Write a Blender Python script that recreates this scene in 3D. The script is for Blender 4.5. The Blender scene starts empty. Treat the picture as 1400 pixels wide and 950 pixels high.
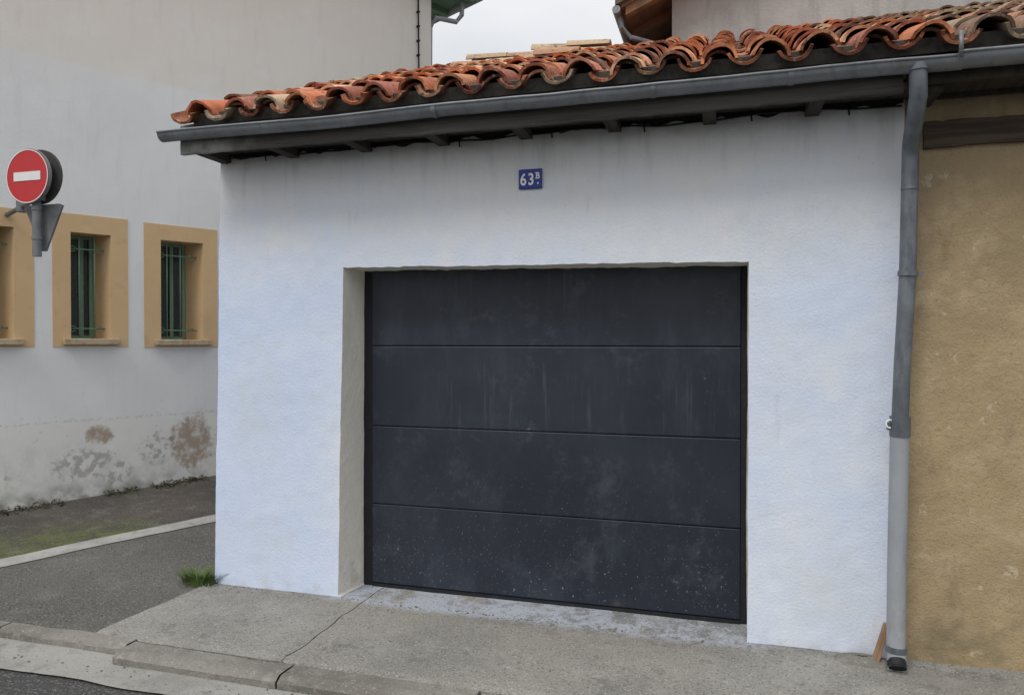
import bpy, bmesh, math, random
from mathutils import Vector, Matrix, noise
random.seed(7)
scene=bpy.context.scene
R=math.radians

# ------------------------------------------------------------------ materials
def mat(name,base,rough=.85,layers=(),bump=(),spec=.3,metal=0.0,attr=None):
    m=bpy.data.materials.new(name); m.use_nodes=True
    nt=m.node_tree; N=nt.nodes; L=nt.links
    b=N['Principled BSDF']; b.inputs['Roughness'].default_value=rough
    b.inputs['Specular IOR Level'].default_value=spec; b.inputs['Metallic'].default_value=metal
    tc=N.new('ShaderNodeTexCoord'); obj=tc.outputs['Object']
    sep=N.new('ShaderNodeSeparateXYZ'); L.new(obj,sep.inputs[0])
    if attr:
        at=N.new('ShaderNodeAttribute'); at.attribute_name=attr; col=at.outputs['Color']
    else:
        c=N.new('ShaderNodeRGB'); c.outputs[0].default_value=(*base,1); col=c.outputs[0]
    def math2(op,a,bb,clamp=False):
        n=N.new('ShaderNodeMath'); n.operation=op; n.use_clamp=clamp
        for i,v in enumerate((a,bb)):
            if isinstance(v,(int,float)): n.inputs[i].default_value=v
            else: L.new(v,n.inputs[i])
        return n.outputs[0]
    def mr(src,lo,hi):
        n=N.new('ShaderNodeMapRange'); n.interpolation_type='SMOOTHSTEP'
        n.inputs['From Min'].default_value=lo; n.inputs['From Max'].default_value=hi
        if lo>hi:
            n.inputs['From Min'].default_value=hi; n.inputs['From Max'].default_value=lo
            n.inputs['To Min'].default_value=1; n.inputs['To Max'].default_value=0
        L.new(src,n.inputs['Value']); return n.outputs['Result']
    cache={}
    def noisetex(s,st,detail,kind='noise',rg=.55,off=0.0):
        key=(s,st,detail,kind,rg,off)
        if key in cache: return cache[key]
        mp=N.new('ShaderNodeMapping'); mp.inputs['Scale'].default_value=st; mp.inputs['Location'].default_value=(off,off*1.7,off*.6)
        L.new(obj,mp.inputs[0])
        n=N.new('ShaderNodeTexNoise'); n.inputs['Scale'].default_value=s; n.inputs['Detail'].default_value=detail
        n.inputs['Roughness'].default_value=rg; L.new(mp.outputs[0],n.inputs['Vector'])
        cache[key]=n.outputs['Fac']; return n.outputs['Fac']
    k=0
    for ly in layers:
        k+=1
        t=noisetex(ly.get('s',3),ly.get('st',(1,1,1)),ly.get('d',5),'noise',ly.get('rg',.6),k*3.17)
        f=mr(t,ly.get('lo',.4),ly.get('hi',.6))
        if 'ax' in ly:
            for (axis,v0,v1) in ly['ax']:
                w=math2('ADD',sep.outputs[axis],math2('MULTIPLY',math2('SUBTRACT',noisetex(6,(1,1,1),4,off=9),.5),ly.get('wob',.1)))
                f=math2('MULTIPLY',f,mr(w,v0,v1))
        if 'reg' in ly:
            acc=None
            for (cx,cy,cz,rx,rz) in ly['reg']:
                dx=math2('DIVIDE',math2('SUBTRACT',sep.outputs[0],cx),rx)
                dz=math2('DIVIDE',math2('SUBTRACT',sep.outputs[2] if not ly.get('flat') else sep.outputs[1],cz),rz)
                d=math2('ADD',math2('MULTIPLY',dx,dx),math2('MULTIPLY',dz,dz))
                d=math2('ADD',d,math2('MULTIPLY',math2('SUBTRACT',noisetex(13,(1,1,1),6,rg=.75,off=5),.5),6.0))
                e=mr(d,1.8 if not ly.get('soft') else 2.6,.4 if not ly.get('soft') else -1.0)
                acc=e if acc is None else math2('MAXIMUM',acc,e)
            f=math2('MULTIPLY',f,acc)
        f=math2('MULTIPLY',f,ly.get('a',1.0),True)
        mx=N.new('ShaderNodeMix'); mx.data_type='RGBA'; mx.blend_type=ly.get('mode','MIX')
        L.new(f,mx.inputs[0]); L.new(col,mx.inputs[6]); mx.inputs[7].default_value=(*ly['c'],1); col=mx.outputs[2]
    L.new(col,b.inputs['Base Color'])
    nrm=None
    for (s,dist,strength) in bump:
        bn=N.new('ShaderNodeBump'); bn.inputs['Distance'].default_value=dist; bn.inputs['Strength'].default_value=strength
        L.new(noisetex(s,(1,1,1),4,off=2),bn.inputs['Height'])
        if nrm: L.new(nrm,bn.inputs['Normal'])
        nrm=bn.outputs['Normal']
    if nrm: L.new(nrm,b.inputs['Normal'])
    return m

M={}
M['paint']=mat('blue_white_wall_paint',(.67,.73,.84),.9,[
    dict(s=.9,lo=.35,hi=.65,c=(.58,.67,.85),a=.6),
    dict(s=2.2,lo=.45,hi=.7,c=(.75,.77,.80),a=.6),
    dict(s=1.0,lo=.1,hi=.3,c=(.55,.66,.88),a=.5,ax=[(0,-2.1,-2.9),(2,2.6,1.9)],wob=.8),
    dict(s=6,lo=.5,hi=.75,c=(.57,.63,.71),a=.35,rg=.7),
    dict(s=1.5,lo=.15,hi=.45,c=(.75,.745,.73),a=.7,ax=[(2,1.8,2.75)],wob=.6),
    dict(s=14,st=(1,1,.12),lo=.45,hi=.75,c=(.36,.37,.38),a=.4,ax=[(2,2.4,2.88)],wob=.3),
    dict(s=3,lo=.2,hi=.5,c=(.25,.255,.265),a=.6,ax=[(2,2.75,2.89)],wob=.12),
    dict(s=8,lo=.4,hi=.7,c=(.42,.42,.41),a=.45,ax=[(2,.14,.0)],wob=.22),
    dict(s=55,lo=.62,hi=.74,c=(.45,.48,.53),a=.35),
    dict(s=11,st=(1,1,.2),lo=.6,hi=.78,c=(.50,.53,.56),a=.4,rg=.7),
    dict(s=3,lo=.3,hi=.6,c=(.56,.59,.60),a=.45,soft=True,reg=[(-3.0,0,1.2,.2,.4),(-2.95,0,.3,.2,.2),(.5,0,.35,.2,.3),(.35,0,2.2,.35,.15)]),
  ],[(60,.008,.32),(170,.004,.6)])
M['reveal']=mat('cream_reveal_paint',(.82,.79,.71),.9,[
    dict(s=4,lo=.4,hi=.7,c=(.74,.72,.67),a=.6),
    dict(s=9,lo=.45,hi=.7,c=(.45,.42,.36),a=.6,ax=[(2,.4,.0)],wob=.3)],[(30,.01,.4),(120,.005,.5)])
M['door']=mat('dark_door_paint',(.016,.021,.033),.45,[
    dict(s=1.3,lo=.4,hi=.75,c=(.029,.036,.052),a=.8),
    dict(s=4.5,st=(1,1,.35),lo=.5,hi=.75,c=(.05,.06,.08),a=.45,rg=.7),
    dict(s=24,st=(1,1,.05),lo=.55,hi=.78,c=(.16,.18,.2),a=.4,ax=[(2,.95,1.2),(2,1.62,1.35),(0,-2.1,-1.5)]),
    dict(s=30,st=(1,1,.04),lo=.6,hi=.8,c=(.12,.13,.15),a=.4,ax=[(2,1.62,1.9)]),
    dict(s=2.6,lo=.52,hi=.74,c=(.085,.095,.12),a=.4,rg=.8),
    dict(s=50,lo=.68,hi=.71,c=(.33,.34,.35),a=.75,ax=[(2,.6,.0)],wob=.5,d=3),
    dict(s=100,lo=.69,hi=.73,c=(.4,.4,.4),a=.5,d=2,ax=[(2,1.3,.2)],wob=.5),
    dict(s=38,lo=.60,hi=.66,c=(.30,.31,.32),a=.55,d=6,rg=.8,reg=[(-.12,0,.22,.25,.16),(-2.1,0,.2,.2,.10),(-.03,0,1.9,.05,.06),(-1.15,0,1.1,.06,.06),(-.1,0,1.3,.03,.2)]),
    dict(s=5,lo=.5,hi=.8,c=(.16,.16,.15),a=.6,ax=[(2,.12,.02)],wob=.08),
  ],[(200,.001,.2)],spec=.4)
M['black']=mat('black_seal_and_gap_shade',(.014,.015,.018),.7,[dict(s=20,lo=.5,hi=.8,c=(.045,.045,.05),a=.5)])  # door seal black, also used to paint the shade in the eave gap
M['tanwall']=mat('ochre_render',(.40,.305,.175),.95,[
    dict(s=1.2,lo=.35,hi=.7,c=(.28,.215,.135),a=.8),
    dict(s=5,lo=.45,hi=.75,c=(.49,.39,.25),a=.6,rg=.7),
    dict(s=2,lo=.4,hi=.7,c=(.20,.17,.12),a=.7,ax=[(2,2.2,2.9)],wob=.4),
    dict(s=10,lo=.63,hi=.67,c=(.58,.50,.38),a=.5,rg=.7),
    dict(s=7,st=(1,1,.4),lo=.55,hi=.75,c=(.20,.155,.10),a=.5,rg=.7),
    dict(s=7,lo=.35,hi=.65,c=(.14,.13,.08),a=.65,ax=[(2,.45,.0)],wob=.5),
    dict(s=60,lo=.56,hi=.70,c=(.20,.155,.095),a=.5)],[(26,.012,.35),(90,.008,.6)])
M['lwall']=mat('white_house_render',(.75,.75,.745),.92,[
    dict(s=.7,lo=.35,hi=.7,c=(.69,.695,.70),a=.7),
    dict(s=.6,lo=0,hi=.1,c=(.74,.70,.64),a=.9,ax=[(2,4.35,4.41)],wob=.02),
    dict(s=3,lo=.45,hi=.75,c=(.78,.78,.77),a=.5),
    dict(s=9,st=(1,1,.15),lo=.5,hi=.8,c=(.55,.55,.54),a=.35),
    dict(s=.6,lo=0,hi=.1,c=(.74,.735,.69),a=.8,ax=[(2,.87,.84)],wob=.05),
    dict(s=40,lo=.45,hi=.6,c=(.45,.45,.43),a=.45,ax=[(2,.83,.845),(2,.870,.855)],wob=.05),
    dict(s=4,lo=.42,hi=.65,c=(.52,.51,.47),a=.5,ax=[(2,.8,.3)],wob=.4,rg=.75),
    dict(s=9,lo=.60,hi=.68,c=(.38,.36,.33),a=.6,ax=[(2,.75,.35)],wob=.3,rg=.8),
    dict(s=10,lo=.25,hi=.55,c=(.34,.25,.18),a=.85,reg=[(1.76,0,.54,.19,.25),(.84,0,.70,.11,.08)]),
    dict(s=16,lo=.46,hi=.56,c=(.30,.28,.25),a=.65,reg=[(.7,0,.40,.28,.13),(1.4,0,.5,.14,.14),(-.1,0,.35,.15,.1),(1.0,0,.3,.15,.1)]),
    dict(s=6,lo=.35,hi=.65,c=(.17,.165,.135),a=.8,ax=[(2,.28,.06)],wob=.24),
    dict(s=25,lo=.66,hi=.7,c=(.35,.34,.33),a=.5,ax=[(2,1.4,.6)])],[(35,.006,.3),(130,.004,.4)])
M['band']=mat('ochre_window_band',(.64,.45,.25),.9,[
    dict(s=2,lo=.4,hi=.7,c=(.56,.39,.22),a=.7),dict(s=12,lo=.55,hi=.75,c=(.44,.31,.18),a=.4)],[(120,.004,.4)])
M['sill']=mat('stone_sill',(.48,.38,.26),.9,[dict(s=20,lo=.4,hi=.7,c=(.28,.22,.15),a=.7)],[(60,.005,.5)])
M['green']=mat('green_window_paint',(.15,.25,.17),.55,[dict(s=30,lo=.5,hi=.8,c=(.24,.33,.24),a=.5)])
M['glass']=mat('window_glass',(.010,.014,.012),.12,[dict(s=3,lo=.4,hi=.7,c=(.02,.03,.025),a=.7)],spec=.5)
M['rear']=mat('grey_cement_render',(.38,.365,.355),.95,[
    dict(s=1,lo=.4,hi=.7,c=(.45,.43,.41),a=.8),dict(s=5,lo=.45,hi=.75,c=(.29,.28,.27),a=.6),
    dict(s=8,st=(1,1,.15),lo=.5,hi=.75,c=(.24,.23,.22),a=.5)],[(40,.01,.5)])
M['zinc']=mat('weathered_zinc',(.19,.205,.225),.5,[
    dict(s=5,lo=.4,hi=.7,c=(.26,.28,.30),a=.7),dict(s=18,st=(1,1,.3),lo=.5,hi=.75,c=(.11,.118,.125),a=.7),
    dict(s=3,st=(1,1,3),lo=.5,hi=.7,c=(.13,.13,.13),a=.6),
    dict(s=50,lo=.6,hi=.75,c=(.36,.37,.37),a=.4)],[(50,.002,.3)],spec=.5,metal=.3)
M['zincdark']=mat('dark_zinc_pipe',(.12,.135,.155),.5,[
    dict(s=6,lo=.4,hi=.7,c=(.21,.23,.255),a=.7),dict(s=22,st=(1,1,.25),lo=.5,hi=.75,c=(.06,.065,.075),a=.7)],[(50,.002,.3)],spec=.5,metal=.3)
M['pvc']=mat('grey_plastic_pipe',(.31,.33,.36),.5,[
    dict(s=5,lo=.4,hi=.7,c=(.26,.27,.29),a=.6),dict(s=14,st=(1,1,.2),lo=.5,hi=.75,c=(.20,.20,.20),a=.6),
    dict(s=9,lo=.4,hi=.7,c=(.19,.18,.16),a=.6,ax=[(2,.5,.05)],wob=.3),
    dict(s=60,lo=.64,hi=.7,c=(.15,.14,.12),a=.5)],spec=.4)
M['wood']=mat('weathered_grey_wood',(.085,.08,.075),.9,[
    dict(s=6,st=(.25,1,6),lo=.4,hi=.65,c=(.04,.038,.035),a=.8),dict(s=3,st=(.4,1,3),lo=.5,hi=.75,c=(.18,.175,.165),a=.6),
    dict(s=5,lo=.3,hi=.6,c=(.32,.32,.31),a=.8,ax=[(0,-2.7,-3.1)],wob=.3)],[(40,.004,.5)])
M['soffit']=mat('dark_soffit_wood',(.06,.05,.042),.95,[dict(s=8,st=(3,.3,1),lo=.4,hi=.65,c=(.03,.026,.022),a=.8)],[(30,.005,.5)])
M['beam']=mat('dark_timber_beam',(.05,.038,.03),.95,[dict(s=6,st=(.3,1,4),lo=.4,hi=.65,c=(.11,.085,.06),a=.7)],[(30,.006,.6)])
M['brownwood']=mat('brown_eave_wood',(.20,.11,.065),.8,[dict(s=6,st=(1,.3,1),lo=.4,hi=.65,c=(.10,.06,.04),a=.7)])
M['tile']=mat('terracotta_tile',(.4,.15,.08),.9,[
    dict(s=6,lo=.47,hi=.70,c=(.22,.10,.065),a=.5,rg=.75),
    dict(s=13,lo=.54,hi=.63,c=(.045,.038,.033),a=.8,rg=.8),
    dict(s=16,lo=.57,hi=.67,c=(.62,.42,.28),a=.65,rg=.75),
    dict(s=40,lo=.60,hi=.68,c=(.60,.53,.43),a=.5,rg=.7),
    dict(s=3,lo=.58,hi=.74,c=(.13,.12,.06),a=.5)],[(25,.006,.5),(70,.004,.7)],attr='tint')
M['mortar']=mat('mortar',(.13,.12,.105),.95,[dict(s=20,lo=.4,hi=.7,c=(.06,.055,.05),a=.8)],[(50,.01,.6)])
M['concrete']=mat('pavement_concrete',(.275,.265,.243),.92,[
    dict(s=1.1,lo=.35,hi=.65,c=(.20,.195,.178),a=.75),
    dict(s=3.5,lo=.45,hi=.7,c=(.335,.328,.30),a=.6,rg=.7),
    dict(s=5,lo=.3,hi=.5,c=(.42,.46,.54),a=.85,ax=[(1,-.12,-.02),(0,-2.55,-2.3),(0,.3,.1)],wob=.12),
    dict(s=9,lo=.45,hi=.6,c=(.24,.25,.26),a=.7,ax=[(1,-.12,.02),(0,-1.6,.2)],wob=.3),
    dict(s=7,lo=.48,hi=.60,c=(.14,.135,.125),a=.65,ax=[(1,-.30,-.05),(0,-1.9,-1.0)],wob=.35,rg=.75),
    dict(s=75,lo=.54,hi=.66,c=(.10,.095,.09),a=.75,d=3),
    dict(s=95,lo=.56,hi=.66,c=(.47,.455,.42),a=.65,d=3),
    dict(s=4,lo=.56,hi=.66,c=(.12,.115,.105),a=.5,rg=.8),
    dict(s=6,lo=.3,hi=.6,c=(.075,.08,.04),a=.6,flat=True,reg=[(.72,0,-.06,.16,.07)]),
  ],[(30,.01,.5),(130,.006,.9)])
M['kerb']=mat('kerb_concrete',(.215,.205,.185),.92,[
    dict(s=2.5,lo=.4,hi=.65,c=(.14,.13,.115),a=.8),dict(s=60,lo=.55,hi=.7,c=(.07,.07,.065),a=.6),
    dict(s=80,lo=.57,hi=.67,c=(.4,.39,.36),a=.5),
    dict(s=9,lo=.5,hi=.7,c=(.32,.31,.28),a=.6,rg=.7)],[(30,.01,.6),(120,.005,.7)])
M['channel']=mat('channel_concrete',(.31,.305,.285),.92,[
    dict(s=2,lo=.4,hi=.65,c=(.22,.215,.20),a=.8),dict(s=80,lo=.55,hi=.68,c=(.10,.1,.09),a=.7),
    dict(s=6,lo=.55,hi=.7,c=(.13,.125,.11),a=.6,rg=.7)],[(120,.005,.7)])
M['alley']=mat('alley_asphalt',(.125,.12,.11),.9,[
    dict(s=.8,lo=.35,hi=.65,c=(.09,.087,.08),a=.8),dict(s=4,lo=.5,hi=.7,c=(.18,.175,.16),a=.5,rg=.7),
    dict(s=60,lo=.53,hi=.66,c=(.04,.04,.038),a=.85,d=3),dict(s=85,lo=.56,hi=.66,c=(.32,.31,.28),a=.65,d=3)],
    [(90,.010,1.0)])
M['alley2']=mat('mossy_asphalt',(.088,.077,.067),.85,[
    dict(s=1.2,lo=.35,hi=.65,c=(.055,.05,.046),a=.8),
    dict(s=5,lo=.3,hi=.55,c=(.115,.14,.035),a=.85,soft=True,flat=True,reg=[(-5.1,0,.25,.6,.6),(-4.95,0,.65,.3,.4)]),
    dict(s=6,lo=.5,hi=.7,c=(.17,.16,.14),a=.6,rg=.7),
    dict(s=60,lo=.53,hi=.66,c=(.025,.025,.024),a=.8,d=3),dict(s=80,lo=.58,hi=.66,c=(.26,.24,.21),a=.6,d=3)],
    [(90,.010,1.0)])
M['strip']=mat('strip_concrete',(.36,.355,.335),.92,[
    dict(s=3,lo=.4,hi=.65,c=(.27,.265,.25),a=.8),dict(s=70,lo=.56,hi=.7,c=(.12,.12,.11),a=.6),
    dict(s=8,lo=.55,hi=.7,c=(.14,.135,.12),a=.6,rg=.75)],[(100,.005,.6)])
M['asphalt']=mat('road_asphalt',(.06,.06,.061),.9,[
    dict(s=1,lo=.4,hi=.65,c=(.08,.078,.075),a=.8),
    dict(s=70,lo=.53,hi=.64,c=(.19,.185,.175),a=.75,d=3),dict(s=100,lo=.55,hi=.66,c=(.02,.02,.02),a=.7,d=3)],[(80,.014,1.0)])
M['ground']=mat('ground_soil',(.09,.085,.07),.95,[dict(s=1,lo=.4,hi=.6,c=(.06,.07,.04),a=.7)])
M['red']=mat('sign_red',(.50,.035,.04),.5,[dict(s=9,lo=.5,hi=.8,c=(.40,.07,.07),a=.6)])
M['white']=mat('sign_white',(.74,.74,.74),.5,[dict(s=9,lo=.5,hi=.8,c=(.6,.6,.59),a=.5)])
M['signback']=mat('sign_back_grey',(.19,.20,.21),.55,[dict(s=8,lo=.4,hi=.7,c=(.12,.125,.13),a=.7)],metal=.2)
M['signdark']=mat('sign_back_dark',(.05,.048,.045),.6,[dict(s=8,lo=.4,hi=.7,c=(.08,.075,.07),a=.7)])
M['blue']=mat('enamel_blue',(.008,.028,.25),.3,[dict(s=30,lo=.6,hi=.8,c=(.03,.05,.2),a=.4)],spec=.4)
M['enamelwhite']=mat('enamel_white',(.8,.8,.82),.35)
M['plank']=mat('orange_wood',(.27,.17,.10),.85,[dict(s=10,st=(1,1,.3),lo=.4,hi=.65,c=(.17,.11,.075),a=.7)])
M['grass']=mat('grass_blades',(.075,.13,.03),.7,[dict(s=20,lo=.4,hi=.7,c=(.15,.18,.06),a=.7)])
M['leaf']=mat('dry_leaf_litter',(.06,.05,.03),.9,[dict(s=15,lo=.4,hi=.7,c=(.05,.07,.025),a=.8)])
M['cable']=mat('black_cable',(.012,.012,.012),.6)

# ------------------------------------------------------------------ helpers
def empty(name):
    e=bpy.data.objects.new(name,None); e.empty_display_size=.2
    scene.collection.objects.link(e); return e
def obj(name,me,mats=None,parent=None,smooth=False,mw=None):
    o=bpy.data.objects.new(name,me); scene.collection.objects.link(o)
    for m in (mats or []): me.materials.append(M[m])
    if mw is not None: o.matrix_world=mw
    if parent: o.parent=parent
    if smooth:
        for p in me.polygons: p.use_smooth=True
    return o
def mesh(name,v,f,mi=None):
    me=bpy.data.meshes.new(name); me.from_pydata(v,[],f); 
    if mi:
        for p,i in zip(me.polygons,mi): p.material_index=i
    me.update(); return me
class B:
    """mesh collector"""
    def __init__(s): s.v=[];s.f=[];s.mi=[];s.col=[]
    def quad(s,a,b,c,d,mi=0):
        i=len(s.v); s.v+= [a,b,c,d]; s.f.append((i,i+1,i+2,i+3)); s.mi.append(mi)
    def patch(s,a,b,c,d,step,mi=0,fn=None):
        a,b,c,d=map(Vector,(a,b,c,d))
        nu=max(1,int(math.ceil((b-a).length/step))); nv=max(1,int(math.ceil((d-a).length/step)))
        i0=len(s.v)
        for j in range(nv+1):
            for i in range(nu+1):
                u=i/nu;v=j/nv
                p=(a*(1-u)+b*u)*(1-v)+(d*(1-u)+c*u)*v
                if fn: p=fn(p)
                s.v.append(tuple(p))
        for j in range(nv):
            for i in range(nu):
                k=i0+j*(nu+1)+i
                s.f.append((k,k+1,k+nu+2,k+nu+1)); s.mi.append(mi)
    def box(s,x0,x1,y0,y1,z0,z1,mi=0,fn=None):
        i=len(s.v)
        ps=[(x0,y0,z0),(x1,y0,z0),(x1,y1,z0),(x0,y1,z0),(x0,y0,z1),(x1,y0,z1),(x1,y1,z1),(x0,y1,z1)]
        if fn: ps=[tuple(fn(Vector(p))) for p in ps]
        s.v+=ps
        for q in ((0,3,2,1),(4,5,6,7),(0,1,5,4),(1,2,6,5),(2,3,7,6),(3,0,4,7)):
            s.f.append(tuple(i+k for k in q)); s.mi.append(mi)
    def tube(s,pts,r,seg=16,mi=0,caps=True,rs=None):
        pts=[Vector(p) for p in pts]; n=len(pts); i0=len(s.v)
        for k,p in enumerate(pts):
            t=(pts[min(k+1,n-1)]-pts[max(k-1,0)]).normalized()
            up=Vector((0,1,0)) if abs(t.z)>.7 else Vector((0,0,1))
            e1=t.cross(up).normalized(); e2=t.cross(e1).normalized()
            rr=rs[k] if rs else r
            for q in range(seg):
                an=2*math.pi*q/seg
                s.v.append(tuple(p+e1*math.cos(an)*rr+e2*math.sin(an)*rr))
        for k in range(n-1):
            for q in range(seg):
                a=i0+k*seg+q;b=i0+k*seg+(q+1)%seg
                s.f.append((a,b,b+seg,a+seg)); s.mi.append(mi)
        if caps:
            s.f.append(tuple(i0+q for q in range(seg))); s.mi.append(mi)
            s.f.append(tuple(i0+(n-1)*seg+q for q in reversed(range(seg)))); s.mi.append(mi)
    def make(s,name,mats,parent=None,smooth=False,mw=None,bevel=0,autos=False):
        me=mesh(name,s.v,s.f,s.mi)
        bm=bmesh.new(); bm.from_mesh(me); bmesh.ops.remove_doubles(bm,verts=bm.verts,dist=.0002)
        bmesh.ops.recalc_face_normals(bm,faces=bm.faces); bm.to_mesh(me); bm.free()
        o=obj(name,me,mats,parent,smooth,mw)
        if autos:
            for p in me.polygons: p.use_smooth=True
            md=o.modifiers.new('es','EDGE_SPLIT'); md.split_angle=R(35)
        if bevel:
            md=o.modifiers.new('bv','BEVEL'); md.width=bevel; md.segments=2; md.limit_method='ANGLE'
        return o
def nz(p,sc,off=0.0):
    q=Vector(p)*sc+Vector((off,off*2,off*3)); return noise.noise(q)
def rough(amp):
    def fn(p):
        p=Vector(p)
        d=Vector((nz(p,3,1)+.5*nz(p,14,2),nz(p,2,5)+.4*nz(p,11,6),nz(p,3,9)+.7*nz(p,16,8)))
        return p+d*amp
    return fn
def wall(b,x0,x1,z0,z1,y,holes,depth,step,mi=0,rmi=0,fn=None,splay=0.0):
    xs=sorted({x0,x1,*[h[0] for h in holes],*[h[1] for h in holes]})
    zs=sorted({z0,z1,*[h[2] for h in holes],*[h[3] for h in holes]})
    for i in range(len(xs)-1):
        for j in range(len(zs)-1):
            cx=(xs[i]+xs[i+1])/2; cz=(zs[j]+zs[j+1])/2
            if any(h[0]<cx<h[1] and h[2]<cz<h[3] for h in holes): continue
            b.patch((xs[i],y,zs[j]),(xs[i+1],y,zs[j]),(xs[i+1],y,zs[j+1]),(xs[i],y,zs[j+1]),step,mi,fn)
    for h in holes:
        a0,a1,c0,c1=h; e=splay
        b.patch((a0,y,c0),(a0,y+depth,c0),(a0,y+depth,c1),(a0,y,c1),step,rmi,fn)
        b.patch((a1,y,c0),(a1-e,y+depth,c0),(a1-e,y+depth,c1),(a1,y,c1),step,rmi,fn)
        b.patch((a0,y,c1),(a0,y+depth,c1),(a1-e,y+depth,c1),(a1,y,c1),step,rmi,fn)
        b.patch((a0,y,c0),(a0,y+depth,c0),(a1-e,y+depth,c0),(a1,y,c0),step,rmi,fn)

# ------------------------------------------------------------------ garage
garage=empty('garage')
rg=rough(.005)
def gfn(p):
    p=Vector(p)
    # the painted lintel drops a little to the right
    wz=max(0,1-abs(p.z-2.1)/.5)
    tx=min(1,max(0,(p.x+2.33)/2.44)); p.z+=(.012-.034*tx)*wz
    edge=max(0,1-abs(p.z-2.1)/.08)*(1 if -2.4<p.x<.15 else 0)
    p.z+=edge*(nz(p,21,3)*.006+nz(p,50,4)*.004)
    if p.x<-1.2 and p.z>=0:
        w=min(1,(-1.2-p.x)/1.1); p.x-= .062*(1-p.z/2.9)*w*(1-min(1,max(0,p.y)/.25)*.7)
    if p.x>.5: p.x-=.065*(1-p.z/2.9)*min(1,(p.x-.5)/.3)
    return rg(p)
b=B()
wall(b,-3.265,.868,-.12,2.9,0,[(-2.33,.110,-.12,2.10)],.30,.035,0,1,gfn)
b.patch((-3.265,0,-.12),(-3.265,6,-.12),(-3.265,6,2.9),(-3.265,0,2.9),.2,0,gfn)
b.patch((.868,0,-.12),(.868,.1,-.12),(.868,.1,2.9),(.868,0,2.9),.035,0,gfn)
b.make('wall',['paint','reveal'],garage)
# door
b=B()
zs=[.03,.56,1.08,1.612,2.14]
for i in range(4):
    b.box(-2.275,.075,.25,.285,zs[i]+.0025,zs[i+1]-.0025)
o=b.make('sectional_door',['door'],garage,bevel=.005)
b=B()
b.box(-2.345,-2.277,.262,.33,-.03,2.15); b.box(.077,.16,.255,.33,-.03,2.15)
b.box(-2.30,.10,.275,.33,-.02,2.15); b.box(-2.275,.075,.246,.272,-.02,.028)
b.make('door_frame',['black'],garage)
# eave timber
b=B()
XE=.80
b.patch((-3.33,-.30,2.825),(XE,-.30,2.825),(XE,-.30,3.01),(-3.33,-.30,3.01),.06,0,rough(.008))
b.patch((-3.33,-.30,2.825),(XE,-.30,2.825),(XE,-.268,2.825),(-3.33,-.268,2.825),.06,0,rough(.008))
b.patch((-3.33,-.30,2.825),(-3.33,-.268,2.825),(-3.33,-.268,3.01),(-3.33,-.30,3.01),.06,0,rough(.008))
b.patch((-3.33,-.268,2.825),(XE,-.268,2.825),(XE,-.268,3.01),(-3.33,-.268,3.01),.06,0,rough(.008))
b.make('fascia_board',['wood'],garage)
b=B()
b.box(-3.29,4.0,-.258,.05,2.885,2.90)
x=-3.25
while x<3.9:
    b.box(x,x+.07,-.256,-.004,2.83,2.884); x+=.52
b.make('soffit_boards',['soffit'],garage)
SL=.418; ZE=2.995; YE=-.36; LN=math.sqrt(1+SL*SL)
def rp(x,u,w):
    return (x,YE+u/LN-w*SL/LN,ZE+u*SL/LN+w/LN)
b=B()
def slab(b,x0,x1,u0,u1,w0,w1,mi=0):
    i=len(b.v)
    b.v+=[rp(x0,u0,w0),rp(x1,u0,w0),rp(x1,u1,w0),rp(x0,u1,w0),rp(x0,u0,w1),rp(x1,u0,w1),rp(x1,u1,w1),rp(x0,u1,w1)]
    for q in ((0,3,2,1),(4,5,6,7),(0,1,5,4),(1,2,6,5),(2,3,7,6),(3,0,4,7)):
        b.f.append(tuple(i+k for k in q)); b.mi.append(mi)
slab(b,-3.30,4.0,.08,4.25,-.06,-.012)
b.make('roof_deck',['soffit'],garage)
b=B()
v=[(-3.262,0,2.88),(-3.262,0,3.05),(-3.262,3.55,4.52),(-3.262,6,3.5),(-3.262,6,2.88)]
b.v+=v; b.f.append((0,1,2,3,4)); b.mi.append(0)
b.quad((-3.26,6,-.1),(-.6,6,-.1),(-.6,6,3.5),(-3.26,6,3.5))
b.quad((-3.35,3.6,4.61),(-.57,3.6,4.61),(-.57,6.1,3.60),(-3.35,6.1,3.60),1)
b.make('gable_and_rear',['paint','mortar'],garage)

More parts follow.
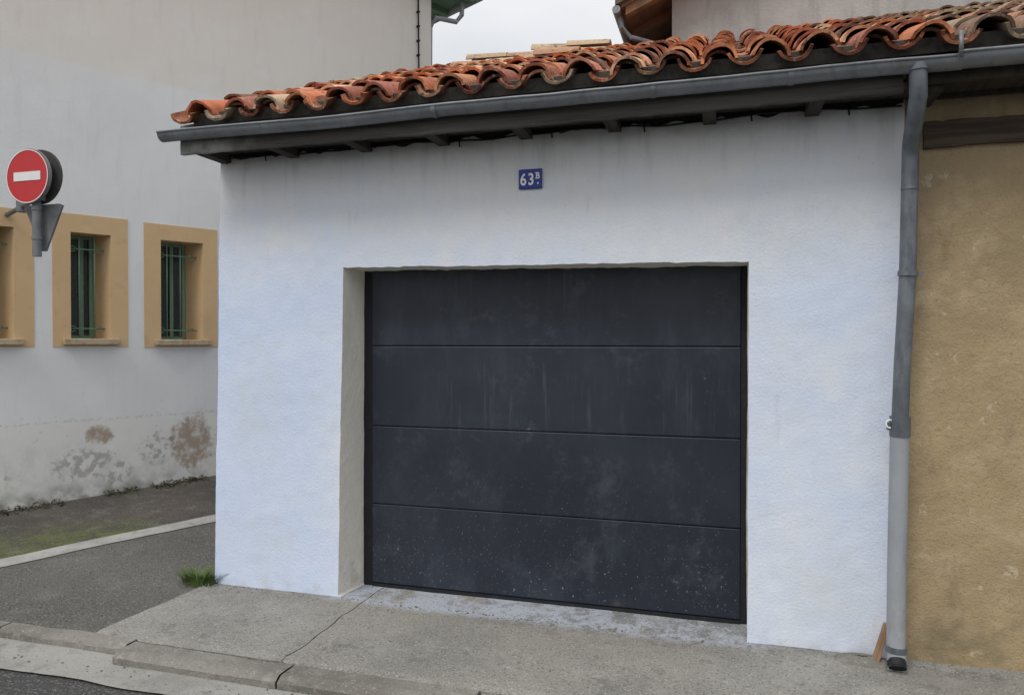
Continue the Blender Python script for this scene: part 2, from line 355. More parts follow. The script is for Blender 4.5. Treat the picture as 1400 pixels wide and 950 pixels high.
# tiles
PAL=[(.60,.19,.085),(.52,.155,.075),(.66,.29,.155),(.42,.14,.075),(.70,.40,.25),(.32,.11,.07),(.58,.23,.12),(.66,.50,.34),(.45,.18,.115),(.19,.095,.065),(.64,.24,.11),(.62,.22,.10)]
def tiles(name,x0,x1,parent,seed,nrow=12,pal=PAL):
    rnd=random.Random(seed); b=B(); cols=[]
    P=.236; expo=.352; T=.46
    def shell(cx,u0,length,r0,r1,half,w0,w1,up,th,yawj,color,roll=0.0):
        seg=9; i0=len(b.v); nl=4; ph=rnd.uniform(0,6)
        for li in range(nl):
            t=li/(nl-1)
            rr=r0*(1-t)+r1*t; w=w0*(1-t)+w1*t
            for (rad) in (rr,rr-th):
                for k in range(seg+1):
                    a=-half+2*half*k/seg
                    q=rad*(1+.02*math.sin(a*4+ph))
                    xx=cx+math.sin(a+roll)*q+yawj*t*.1
                    ww=(w+math.cos(a+roll)*q) if up else (w+rr-math.cos(a+roll)*q)
                    b.v.append(rp(xx,u0+length*t+(.009*math.sin(a*3+ph)+.005*math.sin(a*9+ph) if li==0 else 0),ww)); cols.append(color)
        n=seg+1
        for li in range(nl-1):
            for side in (0,1):
                base=i0+li*2*n+side*n; nxt=base+2*n
                for k in range(seg): b.f.append((base+k,base+k+1,nxt+k+1,nxt+k)); b.mi.append(0)
            for k in (0,seg):
                a=i0+li*2*n+k; b.f.append((a,a+n,a+3*n,a+2*n)); b.mi.append(0)
        for li in (0,nl-1):
            base=i0+li*2*n
            for k in range(seg): b.f.append((base+k,base+k+1,base+n+k+1,base+n+k)); b.mi.append(0)
    ncol=int(round((x1-x0)/P))
    for c in range(ncol+1):
        cx=x0+c*P; wob=rnd.uniform(-.014,.014)
        for r_ in range(nrow):
            def colr():
                q=pal[int(rnd.random()*len(pal))]; k=rnd.uniform(.7,1.15); return tuple(min(1,z*k) for z in q)
            j=rnd.uniform(-.014,.014)
            u=r_*expo+rnd.uniform(-.015,.015)
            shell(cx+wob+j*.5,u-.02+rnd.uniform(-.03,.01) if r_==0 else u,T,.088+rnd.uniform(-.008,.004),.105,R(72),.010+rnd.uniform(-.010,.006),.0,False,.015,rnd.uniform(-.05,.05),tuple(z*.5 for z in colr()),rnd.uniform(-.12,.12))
            if c<ncol:
                shell(cx+P/2+wob+j,u+rnd.uniform(-.035,.015),T,.092+rnd.uniform(-.008,.006),.074,R(84),.036+rnd.uniform(-.008,.012),.016,True,.015,rnd.uniform(-.16,.16),colr(),rnd.uniform(-.14,.14))
                if r_==0 and rnd.random()<.7:
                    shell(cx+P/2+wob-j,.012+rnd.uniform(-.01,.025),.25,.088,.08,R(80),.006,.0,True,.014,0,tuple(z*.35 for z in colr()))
    me=mesh(name,b.v,b.f,b.mi)
    ca=me.color_attributes.new('tint','FLOAT_COLOR','POINT')
    for i,cc in enumerate(cols): ca.data[i].color=(*cc,1)
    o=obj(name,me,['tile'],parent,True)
    md=o.modifiers.new('es','EDGE_SPLIT'); md.split_angle=R(50)
    return o
XT=1.044-.236*18-.02
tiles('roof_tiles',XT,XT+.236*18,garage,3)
b=B(); slab(b,-3.22,4.0,.05,.10,-.02,.05); b.make('eave_mortar',['mortar'],garage)
def caps(name,items,parent,seed=5):
    rnd=random.Random(seed); b=B(); cols=[]
    for (x,y,z,L,r0,col,tilt) in items:
        seg=10; nl=3; i0=len(b.v); n=seg+1
        for li in range(nl):
            t=li/(nl-1); rr=r0*(1-.18*t)
            for rad in (rr,rr-.016):
                for k in range(n):
                    a=-R(82)+R(164)*k/seg
                    b.v.append((x+L*t,y+math.sin(a)*rad+.03*t*rnd.uniform(.9,1.1),z+tilt*t+math.cos(a)*rad*.8)); cols.append(col)
        for li in range(nl-1):
            for side in (0,1):
                base=i0+li*2*n+side*n
                for k in range(seg): b.f.append((base+k,base+k+1,base+2*n+k+1,base+2*n+k)); b.mi.append(0)
        for li in (0,nl-1):
            base=i0+li*2*n
            for k in range(seg): b.f.append((base+k,base+k+1,base+n+k+1,base+n+k)); b.mi.append(0)
    me=mesh(name,b.v,b.f,b.mi)
    ca=me.color_attributes.new('tint','FLOAT_COLOR','POINT')
    for i,cc in enumerate(cols): ca.data[i].color=(*cc,1)
    o=obj(name,me,['tile'],parent,True); md=o.modifiers.new('es','EDGE_SPLIT'); md.split_angle=R(50)
items=[]; x=-3.25
while x<-.6:
    items.append((x,3.56,4.60+random.uniform(-.01,.01),.40,.10,random.choice(PAL),.0)); x+=.34
tan=[(.44,.33,.22),(.48,.36,.24),(.42,.27,.17),(.40,.24,.15)]
# loose spare tiles stacked across the slope
for (x,y,z,r_) in ((-2.66,2.9,4.39,.13),(-2.30,2.9,4.39,.12),(-2.55,2.95,4.48,.12),(-1.98,2.9,4.39,.13),(-1.86,2.93,4.49,.13),(-1.50,2.9,4.48,.12),(-1.58,2.9,4.39,.12),(-2.20,2.98,4.49,.09),(-1.84,2.65,4.30,.13),(-1.50,2.65,4.31,.12),(-2.6,2.65,4.29,.13),(-2.25,2.65,4.29,.12),(-1.7,2.4,4.22,.13),(-2.5,2.4,4.20,.12)):
    items.append((x,y,z,.41,r_,random.choice(tan),random.uniform(-.01,.02)))
caps('ridge_tiles',items,garage)
b=B(); b.box(-3.2,-.6,3.48,3.64,4.49,4.61); b.make('ridge_mortar',['mortar'],garage)

# ------------------------------------------------------------------ gutter + downpipe
gut=empty('rain_gutter')
def halfgutter(name,x0,x1,yc,zc,r,parent,sag=0.0):
    b=B(); seg=12; n=60; prof=[]
    for k in range(seg+1):
        a=math.pi*k/seg
        prof.append((yc-math.cos(a)*r,zc-math.sin(a)*r))
    prof.append((yc+r,zc+.02))
    i0=len(b.v)
    def dzf(x): return nz((x,0,0),1.1,4)*sag+nz((x,0,0),5,4)*sag*.25
    for i in range(n+1):
        x=x0+(x1-x0)*i/n; dz=dzf(x)
        for (y,z) in prof: b.v.append((x,y+dz*.4,z+dz))
    m=len(prof)
    for i in range(n):
        for k in range(m-1):
            a=i0+i*m+k; b.f.append((a,a+1,a+m+1,a+m)); b.mi.append(0)
    b.f.append(tuple(i0+k for k in range(seg+1))); b.mi.append(0)
    o=b.make(name,['zinc'],parent,True)
    md=o.modifiers.new('so','SOLIDIFY'); md.thickness=.003
    md=o.modifiers.new('es','EDGE_SPLIT'); md.split_angle=R(60)
    bb=B(); bb.tube([(x0+(x1-x0)*i/n,yc-r-.003+dzf(x0+(x1-x0)*i/n)*.4,zc+.002+dzf(x0+(x1-x0)*i/n)) for i in range(n+1)],.008,8)
    bb.make(name+'_bead',['zinc'],parent,True)
halfgutter('trough',-3.42,1.03,-.355,2.942,.046,gut,.014)
halfgutter('trough_extension',1.0,4.0,-.36,2.952,.054,gut,.008)
b=B()
for x in (-2.55,-1.58,-.38,.28,1.0):
    pts=[( -.355-math.cos(math.pi*k/12)*.051, 2.942-math.sin(math.pi*k/12)*.051) for k in range(13)]
    for k in range(12):
        (y0,z0),(y1,z1)=pts[k],pts[k+1]
        b.quad((x,y0,z0),(x+.026,y0,z0),(x+.026,y1,z1),(x,y1,z1))
b.box(1.0,1.018,-.425,-.413,2.93,3.045)
b.make('brackets',['zinc'],gut,True)
dp=empty('downpipe')
b=B()
P0=[(.848,-.36,2.905),(.850,-.357,2.84),(.853,-.345,2.79),(.857,-.27,2.715),(.862,-.18,2.64),(.866,-.135,2.59),(.869,-.12,2.53),(.860,-.12,1.98),(.838,-.12,1.52),(.828,-.12,1.22)]
b.tube(P0,.039,20)
b.tube([(.848,-.36,2.90),(.848,-.36,2.93)],.045,20)
b.tube([(.861,-.12,1.992),(.859,-.12,1.968)],.046,20)
b.box(.852,.868,-.075,.01,1.968,1.992); b.box(.90,.925,-.13,-.11,1.970,1.990)
b.tube([(.8672,-.122,2.41),(.8668,-.122,2.395)],.041,20)
b.make('zinc_pipe',['zincdark'],dp,autos=True)
b=B()
b.tube([(.829,-.12,1.27),(.829,-.12,1.17)],.048,20)
b.box(.77,.782,-.135,-.105,1.20,1.24); b.box(.82,.84,-.07,.01,1.20,1.23)
b.make('collar',['zincdark'],dp,autos=True)
b=B()
b.tube([(.828,-.12,1.18),(.818,-.12,.5),(.816,-.12,.10),(.816,-.135,.045),(.815,-.17,.02)],.049,20,caps=False,rs=[.044,.044,.044,.046,.047])
b.make('plastic_pipe',['pvc'],dp,autos=True)
b=B(); b.tube([(.816,-.125,.07),(.815,-.168,.022)],.042,20); b.make('pipe_mouth',['black'],dp)
b=B(); b.tube([(.817,-.12,.12),(.816,-.12,.09)],.049,20); b.make('lower_collar',['zincdark'],dp,autos=True)
b=B()
pts=[(.775+.016*math.cos(a),-.16,1.235+.02*math.sin(a)) for a in [R(d) for d in range(60,310,25)]]
b.tube(pts,.004,6); b.make('clip',['enamelwhite'],dp)

# cable along eave
cab=empty('eave_cable')
b=B(); pts=[]
n=60
def cz(x): return 2.853+nz((x,0,0),1.8)*.022
for i in range(n+1):
    x=-3.25+i*(4.1/n); pts.append((x,-.022,cz(x)+.003*math.sin(i*1.3)))
b.tube(pts,.0055,6)
for x in (-3.2,-2.9,-1.55,-.98,-.45,.12,.6):
    z=cz(x)
    b.tube([(x,-.01,z+.03),(x,-.03,z),(x+.003,-.025,z-.035)],.005,6)
b.make('cable',['cable'],cab,True)
b=B()
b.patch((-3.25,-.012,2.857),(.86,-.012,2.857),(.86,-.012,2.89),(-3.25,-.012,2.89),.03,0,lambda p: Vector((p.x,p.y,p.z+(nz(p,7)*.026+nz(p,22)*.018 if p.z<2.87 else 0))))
b.make('painted_gap_shadow',['black'],cab)  # ragged black strip, paints the shade of the gap along the wall top

# number plate
pl=empty('house_number_plate')
b=B(); b.box(-1.182,-1.040,-.016,-.008,2.537,2.653); b.make('plate',['blue'],pl,bevel=.004)
def text(s,x,z,size,sx,parent,nm,off=.0):
    c=bpy.data.curves.new(nm,'FONT'); c.body=s; c.size=size; c.extrude=.0008; c.offset=off
    c.materials.append(M['enamelwhite'])
    o=bpy.data.objects.new(nm,c); scene.collection.objects.link(o)
    o.location=(x,-.0178,z); o.rotation_euler=(R(90),0,0); o.scale=(sx,1,1); o.parent=parent
text('6',-1.172,2.560,.096,.80,pl,'digit_six',.002)
text('3',-1.125,2.560,.096,.80,pl,'digit_three',.002)
text('B',-1.078,2.594,.052,.85,pl,'letter_b',.0012)
b=B(); b.box(-1.069,-1.060,-.0185,-.016,2.562,2.572)
b.box(-1.082,-1.074,-.0186,-.016,2.594,2.598); b.box(-1.082,-1.074,-.0186,-.016,2.6265,2.6305)
b.make('dot',['enamelwhite'],pl)

# ------------------------------------------------------------------ neighbour house (right)
nh=empty('neighbouring_house')
b=B(); rn=rough(.010)
b.patch((.80,.016,-.12),(7,.016,-.12),(7,.016,2.95),(.80,.016,2.95),.06,0,rn)
b.patch((7,.016,-.12),(7,8,-.12),(7,8,2.95),(7,.016,2.95),1,0)
b.make('wall',['tanwall'],nh)
b=B(); b.patch((.955,-.012,2.625),(4.2,-.012,2.625),(4.2,-.012,2.755),(.955,-.012,2.755),.04,0,rn)
b.patch((.955,-.012,2.625),(4.2,-.012,2.625),(4.2,.03,2.625),(.955,.03,2.625),.04,0,rn)
b.patch((.955,-.012,2.755),(4.2,-.012,2.755),(4.2,.03,2.755),(.955,.03,2.755),.04,0,rn)
b.patch((.955,-.012,2.625),(.955,.03,2.625),(.955,.03,2.755),(.955,-.012,2.755),.04,0,rn)
b.make('timber_beam',['beam'],nh)
b=B(); b.box(.82,4.0,-.292,-.262,2.86,2.99); b.box(.96,7,-.03,-.012,2.86,2.883); b.make('eave_board',['soffit'],nh)
PAL2=[(.34,.20,.14),(.25,.16,.11),(.42,.28,.20),(.17,.12,.09),(.48,.23,.14),(.38,.30,.21),(.52,.41,.29)]
tiles('roof_tiles.001',1.044-.02,1.044+.236*13,nh,9,12,PAL2)

# ------------------------------------------------------------------ rear house
rh=empty('rear_house')
b=B()
b.patch((-.56,3.62,3),(6,3.62,3),(6,3.62,8),(-.56,3.62,8),.3)
b.patch((-.56,3.62,0),(-.56,9,0),(-.56,9,8),(-.56,3.62,8),.5)
b.make('walls',['rear'],rh)
def sl2(p): p=Vector(p); p.z+=(p.x+1.05)*.42; return p
b=B(); b.box(-1.05,3,3.30,9,5.02,5.06,0,sl2)
for yy in (3.32,3.9,4.5,5.1): b.box(-1.0,-.562,yy,yy+.09,4.93,5.019,0,sl2)
b.make('eave_boards',['brownwood'],rh)
b=B(); b.box(-1.10,3,3.26,9.05,5.062,5.11,0,sl2); b.make('roof',['mortar'],rh)
b=B(); b.tube([(-1.09,3.27,5.0),(-1.09,9,5.0)],.042,12); b.tube([(-1.07,3.4,4.97),(-1.05,3.4,4.86),(-.96,3.45,4.77),(-.68,3.55,4.70),(-.62,3.58,4.5)],.026,10)
b.make('gutter_and_pipe',['zinc'],rh,autos=True)

# ------------------------------------------------------------------ white house (left)
wh=empty('rendered_house')
th=R(28.6)
MW=Matrix(((math.sin(th),-math.cos(th),0,-6.49),(math.cos(th),math.sin(th),0,1.001),(0,0,1,0),(0,0,0,1)))
wins=[(-.27,.12,1.66,2.71),(.591,.953,1.66,2.715),(1.439,1.889,1.65,2.72)]
bands=[(-.45,.282,1.585,2.885),(.434,1.113,1.585,2.895),(1.27,2.045,1.575,2.885)]
b=B()
wall(b,-2.5,5.12,-.3,6.85,0,wins,.02,.12,0,0,rough(.004))
b.patch((5.12,0,-.3),(5.12,8,-.3),(5.12,8,6.85),(5.12,0,6.85),.5)
b.patch((-2.5,0,-.3),(-7,8.2,-.3),(-7,8.2,6.85),(-2.5,0,6.85),.5)
b.make('walls',['lwall'],wh,mw=MW)
b=B()
SP=.10
for w,f in zip(wins,bands):
    for q in ((f[0],w[0],f[2],f[3]),(w[1],f[1],f[2],f[3]),(w[0],w[1],w[3],f[3]),(w[0],w[1],f[2],w[2])):
        b.box(q[0],q[1],-.008,.008,q[2],q[3])
    wall(b,w[0],w[1],w[2],w[3],-.006,[w],.34,.2,0,0,None,SP)
b.make('window_surrounds',['band'],wh,mw=MW)
b=B()
for w in wins: b.box(w[0]-.07,w[1]+.07,-.075,.10,w[2]-.055,w[2]+.004)
b.make('sills',['sill'],wh,mw=MW,bevel=.008)
b=B(); g=B(); bars=B()
for w in wins:
    x0,x1,z0,z1=w[0]+.002,w[1]-SP+.006,w[2]+.006,w[3]-.002; y=.27
    t=.032
    b.box(x0,x0+t,y,y+.05,z0,z1); b.box(x1-t,x1,y,y+.05,z0,z1)
    b.box(x0+t,x1-t,y,y+.05,z0,z0+t); b.box(x0+t,x1-t,y,y+.05,z1-t,z1)
    xm=(x0+x1)/2+.03; b.box(xm-.018,xm+.018,y-.004,y+.05,z0+t,z1-t)
    g.quad((x0,y+.03,z0),(x1,y+.03,z0),(x1,y+.03,z1),(x0,y+.03,z1))
    for xx in (w[0]+.10,w[0]+.24):
        bars.tube([(xx,.10,z0+.02),(xx,.10,z1)],.007,8)
    for zz in (z0+.10,z1-.15):
        bars.tube([(w[0],.10,zz),(w[1]-.025,.10,zz)],.007,8)
        for xx in (w[0]+.04,w[1]-.10):
            bars.tube([(xx+.03*math.cos(a),.092,zz+.028*math.sin(a)) for a in [R(d) for d in range(0,340,40)]],.0045,6)
b.make('window_frames',['green'],wh,mw=MW); g.make('window_glass',['glass'],wh,mw=MW); bars.make('window_bars',['green'],wh,True,mw=MW)
b=B(); b.box(-2.8,5.80,-.28,8.5,6.66,6.72)
for k in range(14): b.box(5.13,5.78,-.2+k*.6,-.12+k*.6,6.58,6.659)
b.make('roof_eave',['green'],wh,mw=MW)
b=B(); b.box(-2.9,5.85,-.33,8.6,6.722,6.82); b.make('roof_edge',['mortar'],wh,mw=MW)
b=B(); b.tube([(5.82,-.3,6.64),(5.82,8,6.64)],.05,12)
b.tube([(5.66,-.05,6.60),(5.65,-.05,6.40),(5.56,-.03,6.28),(5.22,.02,6.25),(5.18,.10,6.12),(5.17,.12,3)],.035,10)
b.make('gutter_and_pipe',['pvc'],wh,autos=True,mw=MW)
b=B(); b.tube([(4.87,-.03,3.2),(4.88,-.03,5),(4.865,-.03,6.7)],.011,8)
for k in range(12): b.box(4.855,4.885,-.05,-.0,4.2+k*.2,4.22+k*.2)
b.make('wall_conduit',['cable'],wh,mw=MW)

# ------------------------------------------------------------------ no-entry sign
ne=empty('no_entry_sign')
sx,sy,sz=-5.50,.465,2.99
def disc(b,cx,cy,cz,r,y0,y1,mi=0,seg=48,front=1):
    i=len(b.v)
    for y in (y0,y1):
        for k in range(seg):
            a=2*math.pi*k/seg; b.v.append((cx+math.cos(a)*r,y,cz+math.sin(a)*r))
    b.f.append(tuple(i+k for k in range(seg))); b.mi.append(mi)
    b.f.append(tuple(i+seg+k for k in range(seg))); b.mi.append(front)
    for k in range(seg):
        k2=(k+1)%seg; b.f.append((i+k,i+k2,i+seg+k2,i+seg+k)); b.mi.append(front)
b=B()
disc(b,sx,0,sz,.222,sy,sy+.022,0,front=2)
disc(b,sx,0,sz,.226,sy+.004,sy+.03,2,front=2)
b.make('face',['red','white','signback'],ne)
b=B()
seg=48
for k in range(seg):
    a0=2*math.pi*k/seg;a1=2*math.pi*(k+1)/seg
    q=[(sx+math.cos(a)*r,sy-.003,sz+math.sin(a)*r) for a,r in ((a0,.212),(a1,.212),(a1,.220),(a0,.220))]
    b.quad(*q)
b.box(sx-.140,sx+.140,sy-.004,sy+.002,sz-.036,sz+.036)
b.make('bar',['white'],ne)
b=B(); disc(b,sx+.02,0,sz+.012,.225,sy+.09,sy+.115,0,front=0); b.make('rear_disc',['signdark'],ne)
b=B()
b.tube([(sx+.03,sy+.06,2.34),(sx+.03,sy+.06,3.2)],.034,16)
b.box(sx-.03,sx+.09,sy+.03,sy+.089,2.80,2.84); b.box(sx-.03,sx+.09,sy+.03,sy+.089,3.06,3.10)
for z in (2.72,2.48): b.tube([(sx+.03,sy+.06,z),(sx+.03,sy+.06,z+.03)],.040,16)
nv=Vector((.878,-.479,0))
p0=Vector((sx+.03,sy+.06,2.82)); p1=p0-nv*1.14
b.tube([p0,p1],.022,10)
b.tube([p1+nv*.62-Vector((0,0,.05)),p1+nv*.62+Vector((0,0,.05))],.045,12)
b.make('post_and_bracket',['signback'],ne,autos=True)
b=B()
tz=2.76; hw=.20; hh=.37; yy=sy+.11
v=[(-hw,tz),(-hw+.03,tz+.015),(hw-.03,tz+.015),(hw,tz),(.02,tz-hh),(-.02,tz-hh)]
i=len(b.v)
for y in (yy,yy+.02):
    for (x,z) in v: b.v.append((sx+.04+x,y,z))
b.f.append(tuple(range(i,i+6)));b.mi.append(0);b.f.append(tuple(range(i+6,i+12)));b.mi.append(0)
for k in range(6):
    k2=(k+1)%6; b.f.append((i+k,i+k2,i+6+k2,i+6+k)); b.mi.append(0)
b.make('triangle_plate',['signback'],ne)

# ------------------------------------------------------------------ ground surfaces
b=B(); b.patch((-80,-80,-.16),(80,-80,-.16),(80,80,-.16),(-80,80,-.16),20); b.make('ground',['ground'])
b=B(); b.patch((-40,-12,-.055),(40,-12,-.055),(40,-1.22,-.055),(-40,-1.22,-.055),.5,0,lambda p:p+Vector((0,0,nz(p,.8)*.006))); b.make('road',['asphalt'])
def ag(x,y):
    s=max(0,y+.1); return -.004+.047*min(s,8)+ (.0 if y>-.5 else (-.5-y)*-.06)
def afn(p): p=Vector(p); return Vector((p.x,p.y,ag(p.x,p.y)+nz(p,1.3)*.008+nz(p,5)*.003))
def lpt(s,o):
    return Vector((-6.49+.479*s+.878*o, 1.001+.878*s-.479*o,0))
def clampy(fn):
    def g(p):
        q=Vector(p); 
        if q.y<-.9: q.y=-.9
        return fn(q)
    return g
b=B(); b.patch(lpt(-2.05,-.2),lpt(9,-.2),lpt(9,1.585),lpt(-1.25,1.585),.12,0,clampy(afn)); b.make('alley',['alley2'])
b=B(); b.patch(lpt(-1.3,1.58),lpt(9,1.58),lpt(9,1.80),lpt(-1.15,1.80),.1,0,clampy(lambda p:afn(p)+Vector((nz(p,6)*.012,0,.006)))); b.make('drain_strip',['strip'])
b=B(); b.patch(lpt(-1.18,1.795),lpt(9,1.795),(0.2,6.3,0),(-3.0,-.9,0),.12,0,clampy(afn)); b.make('alley_apron',['alley'])
b=B(); b.patch((-40,-.9,0),(-6.6,-.9,0),(-6.6,3,0),(-40,3,0),1,0,lambda p:Vector((p.x,p.y,ag(p.x,p.y)-.01))); b.make('pavement_beyond',['alley'])
b=B()
def pfn(p): 
    p=Vector(p)
    ex=nz(p,7,3)*.02 if p.x<-3.3 else 0
    if abs(p.x+2.19)<.02: ex=nz((0,p.y,0),5,3)*.018+nz((0,p.y,0),16,3)*.006
    return Vector((p.x+ex,p.y,.006+nz(p,1.5)*.007+nz(p,9)*.002-(.012 if p.y<-.88 else 0)))
def slabtop(x0,x1,y0,y1,x0b=None):
    x0b=x0 if x0b is None else x0b
    b.patch((x0b,y0,0),(x1,y0,0),(x1,y1,0),(x0,y1,0),.06,0,pfn)
    b.patch((x0b,y0,-.1),(x1,y0,-.1),(x1,y0,.0),(x0b,y0,.0),.2,0)
    b.patch((x0b,y0,-.1),(x0b,y0,.0),(x0,y1,.0),(x0,y1,-.1),.2,0)
slabtop(-3.34,-2.1935,-.915,.31,-3.42); slabtop(-2.187,8,-.925,.31)
b.make('pavement',['concrete'])
b=B()
def kfn(p): p=Vector(p); return p+Vector((nz(p,4)*.004,nz(p,3,2)*.010,nz(p,4,3)*.008))
x=-14
rnd=random.Random(2)
def kst(x0,x1,y0,y1,z1):
    q=(y1-y0)*.22
    b.patch((x0,y0,-.12),(x1,y0,-.12),(x1,y0,z1-.022),(x0,y0,z1-.022),.08,0,kfn)
    b.patch((x0,y0,z1-.022),(x1,y0,z1-.022),(x1,y0+q,z1),(x0,y0+q,z1),.05,0,kfn)
    b.patch((x0,y0+q,z1),(x1,y0+q,z1),(x1,y1,z1),(x0,y1,z1),.05,0,kfn)
    b.patch((x0,y1,-.12),(x1,y1,-.12),(x1,y1,z1),(x0,y1,z1),.08,0,kfn)
    for xx in (x0,x1): b.quad((xx,y0,-.12),(xx,y1,-.12),(xx,y1,z1),(xx,y0,z1-.022))
while x<8:
    L=1.0
    if x<-3.15:
        x1=min(x+L,-3.10); kst(x,x1-.010,-1.00,-.905,.004); x=x1
    else:
        kst(x,x+L-.012,-1.085,-.930,-.004+rnd.uniform(-.006,.006)); x+=L
b.make('kerb',['kerb'],smooth=True)
bpy.data.objects['kerb'].modifiers.new('es','EDGE_SPLIT').split_angle=R(50)
b=B(); b.patch((-14,-1.30,-.05),(8,-1.30,-.05),(8,-.95,-.05),(-14,-.95,-.05),.06,0,lambda p:p+Vector((0,nz(p,3)*.02+nz(p,11)*.008,nz(p,3)*.003-.006*math.cos((p.y+1.12)*14)+.001))); b.make('gutter_channel',['channel'])

# ------------------------------------------------------------------ small things
def tuft(name,cx,cy,cz,n,rad,h,matn,lean=.5,elong=1.0,seed=1):
    b=B(); rnd=random.Random(seed)
    for i in range(n):
        a=rnd.uniform(0,6.283); rr=rad*math.sqrt(rnd.random())
        x=cx+math.cos(a)*rr*elong; y=cy+math.sin(a)*rr*.6; hh=h*rnd.uniform(.4,1)*(1.1-rr/rad*.5)
        dx=math.cos(a)*lean*hh*rnd.uniform(.3,1.4); dy=math.sin(a)*lean*hh*rnd.uniform(.2,1)
        w=.0035; pa=a+1.57; wx,wy=math.cos(pa)*w,math.sin(pa)*w
        k=len(b.v)
        for t in (0,.5,.8):
            px=x+dx*t*t; py=y+dy*t*t; pz=cz+hh*t*(1-.15*t); ww=1-t*.6
            b.v+=[(px-wx*ww,py-wy*ww,pz),(px+wx*ww,py+wy*ww,pz)]
        b.v.append((x+dx,y+dy,cz+hh*.85))
        b.f+=[(k,k+1,k+3,k+2),(k+2,k+3,k+5,k+4),(k+4,k+5,k+6)]; b.mi+=[0,0,0]
    me=mesh(name,b.v,b.f,b.mi); return obj(name,me,[matn])
tuft('grass_tuft',-3.43,-.02,0,280,.13,.17,'grass',.9,seed=3)
tuft('grass_tuft.001',.72,-.16,-.01,60,.10,.035,'grass',.9,1.3,4)
tuft('grass_tuft.002',1.0,-.02,-.01,50,.12,.03,'grass',.9,1.6,5)
b=B(); rnd=random.Random(11)
for i in range(2300):
    s=rnd.uniform(-1.5,3.4); o=abs(rnd.gauss(0,.09))+.01
    if nz((s,0,0),2.2)<-.12: continue
    p=lpt(s,o); z=ag(p.x,p.y)+rnd.uniform(0,.04)*max(0,1-o*7)
    r_=rnd.uniform(.006,.018); a=rnd.uniform(0,6.28)
    d1=Vector((math.cos(a),math.sin(a),rnd.uniform(-.4,.9)))*r_; d2=Vector((-math.sin(a),math.cos(a),rnd.uniform(-.4,.9)))*r_*.7
    c=Vector((p.x,p.y,z+.006)); b.quad(tuple(c-d1),tuple(c-d2),tuple(c+d1),tuple(c+d2))
me=mesh('leaf_litter',b.v,b.f,b.mi); obj('leaf_litter',me,['leaf'])
b=B()
def wf(p):
    p=Vector(p); t=p.z/.19; return Vector((p.x+.715+.075*t,p.y-.10+.075*t,p.z+.005))
b.box(-.012,.018,-.01,.01,0,.19,0,wf); b.box(.004,.018,-.03,-.014,0,.14,0,wf); b.make('wood_offcut',['plank'],bevel=.002)
b=B()
n=24;rings=6
b.v.append((.66,-.08,.036)); 
for r_ in range(1,rings+1):
    for k in range(n):
        a=2*math.pi*k/n; q=1+.25*nz((math.cos(a),math.sin(a),0),1.5,3)
        t=r_/rings; x=.66+math.cos(a)*.15*t*q; y=-.085+math.sin(a)*.075*t*q
        b.v.append((x,y,.006+.030*(1-t**3)+nz((x,y,0),25)*.006-(0.012 if r_==rings else 0)))
for k in range(n):
    b.f.append((0,1+k,1+(k+1)%n)); b.mi.append(0)
for r_ in range(rings-1):
    for k in range(n):
        a=1+r_*n+k; c=1+r_*n+(k+1)%n; b.f.append((a,c,c+n,a+n)); b.mi.append(0)
me=mesh('cement_patch',b.v,b.f,b.mi); obj('cement_patch',me,['kerb'],None,True)
b=B(); rnd=random.Random(21)
for i in range(300):
    if rnd.random()<.6: x=rnd.uniform(-3.4,.8); y=-abs(rnd.gauss(0,.05))-.01; z=.008
    else: x=rnd.uniform(-6,1.5); y=rnd.uniform(-1.25,-1.1); z=-.05
    r_=rnd.uniform(.0015,.0045)
    b.box(x-r_,x+r_*rnd.uniform(.6,1.3),y-r_,y+r_*rnd.uniform(.5,1.2),z-r_*.3,z+r_*.9,0)
b.make('grit',['kerb'])

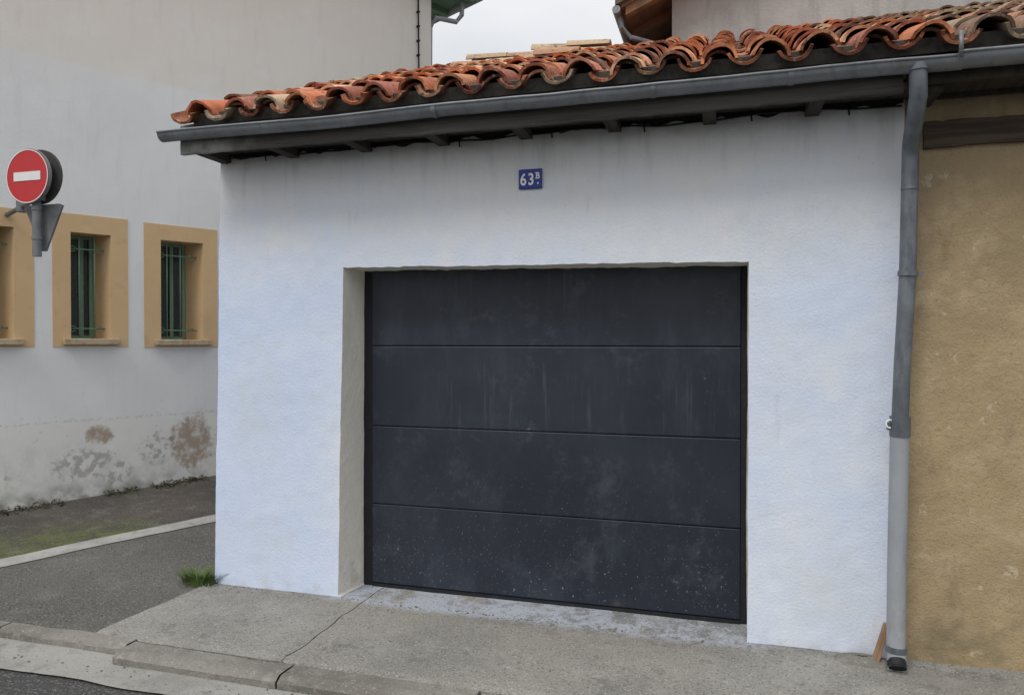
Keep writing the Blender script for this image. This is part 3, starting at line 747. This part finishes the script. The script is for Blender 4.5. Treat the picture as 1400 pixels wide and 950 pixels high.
# ------------------------------------------------------------------ light, sky
w=bpy.data.worlds.new('World'); scene.world=w; w.use_nodes=True
nt=w.node_tree; N=nt.nodes; L=nt.links; bg=N['Background']
sky=N.new('ShaderNodeTexSky'); sky.sky_type='NISHITA'; sky.sun_disc=False
sky.sun_elevation=R(55); sky.sun_rotation=R(200); sky.air_density=1.2; sky.dust_density=2
tc=N.new('ShaderNodeTexCoord'); mp=N.new('ShaderNodeMapping'); mp.inputs['Scale'].default_value=(1,1,2.6)
L.new(tc.outputs['Generated'],mp.inputs[0])
nn=N.new('ShaderNodeTexNoise'); nn.inputs['Scale'].default_value=2.2; nn.inputs['Detail'].default_value=7; L.new(mp.outputs[0],nn.inputs['Vector'])
cr=N.new('ShaderNodeMapRange'); cr.inputs['From Min'].default_value=.3; cr.inputs['From Max'].default_value=.7
L.new(nn.outputs['Fac'],cr.inputs['Value'])
cm=N.new('ShaderNodeMix'); cm.data_type='RGBA'; cm.inputs[6].default_value=(7.3,7.5,7.9,1); cm.inputs[7].default_value=(9.8,9.75,9.7,1)
L.new(cr.outputs[0],cm.inputs[0])
sp=N.new('ShaderNodeSeparateXYZ'); L.new(tc.outputs['Generated'],sp.inputs[0])
gr=N.new('ShaderNodeMapRange'); gr.inputs['From Min'].default_value=.25; gr.inputs['From Max'].default_value=1; gr.inputs['To Min'].default_value=.86; gr.inputs['To Max'].default_value=1.9
L.new(sp.outputs[2],gr.inputs['Value'])
vm=N.new('ShaderNodeVectorMath'); vm.operation='SCALE'; L.new(cm.outputs[2],vm.inputs[0]); L.new(gr.outputs[0],vm.inputs['Scale'])
mx=N.new('ShaderNodeMix'); mx.data_type='RGBA'; mx.inputs[0].default_value=.90
L.new(sky.outputs[0],mx.inputs[6]); L.new(vm.outputs[0],mx.inputs[7])
L.new(mx.outputs[2],bg.inputs['Color']); bg.inputs['Strength'].default_value=.102
sd=bpy.data.lights.new('sun','SUN'); sd.energy=1.5; sd.angle=R(18); sd.color=(1,.95,.87)
so=bpy.data.objects.new('sun',sd); scene.collection.objects.link(so)
az=R(200); el=R(55)
dirv=Vector((math.sin(az)*math.cos(el),math.cos(az)*math.cos(el),math.sin(el)))
so.rotation_euler=dirv.to_track_quat('Z','Y').to_euler()
scene.view_settings.view_transform='Standard'; scene.view_settings.look='None'; scene.view_settings.exposure=0

# ------------------------------------------------------------------ camera
cd=bpy.data.cameras.new('camera'); cam=bpy.data.objects.new('camera',cd); scene.collection.objects.link(cam)
cd.sensor_width=36; cd.lens=36*1000/1400; cd.clip_end=300; cd.clip_start=.05
cam.location=(0,-4.17,1.65); cam.rotation_euler=(R(90)-math.atan(.01),0,R(16.4))
scene.camera=cam
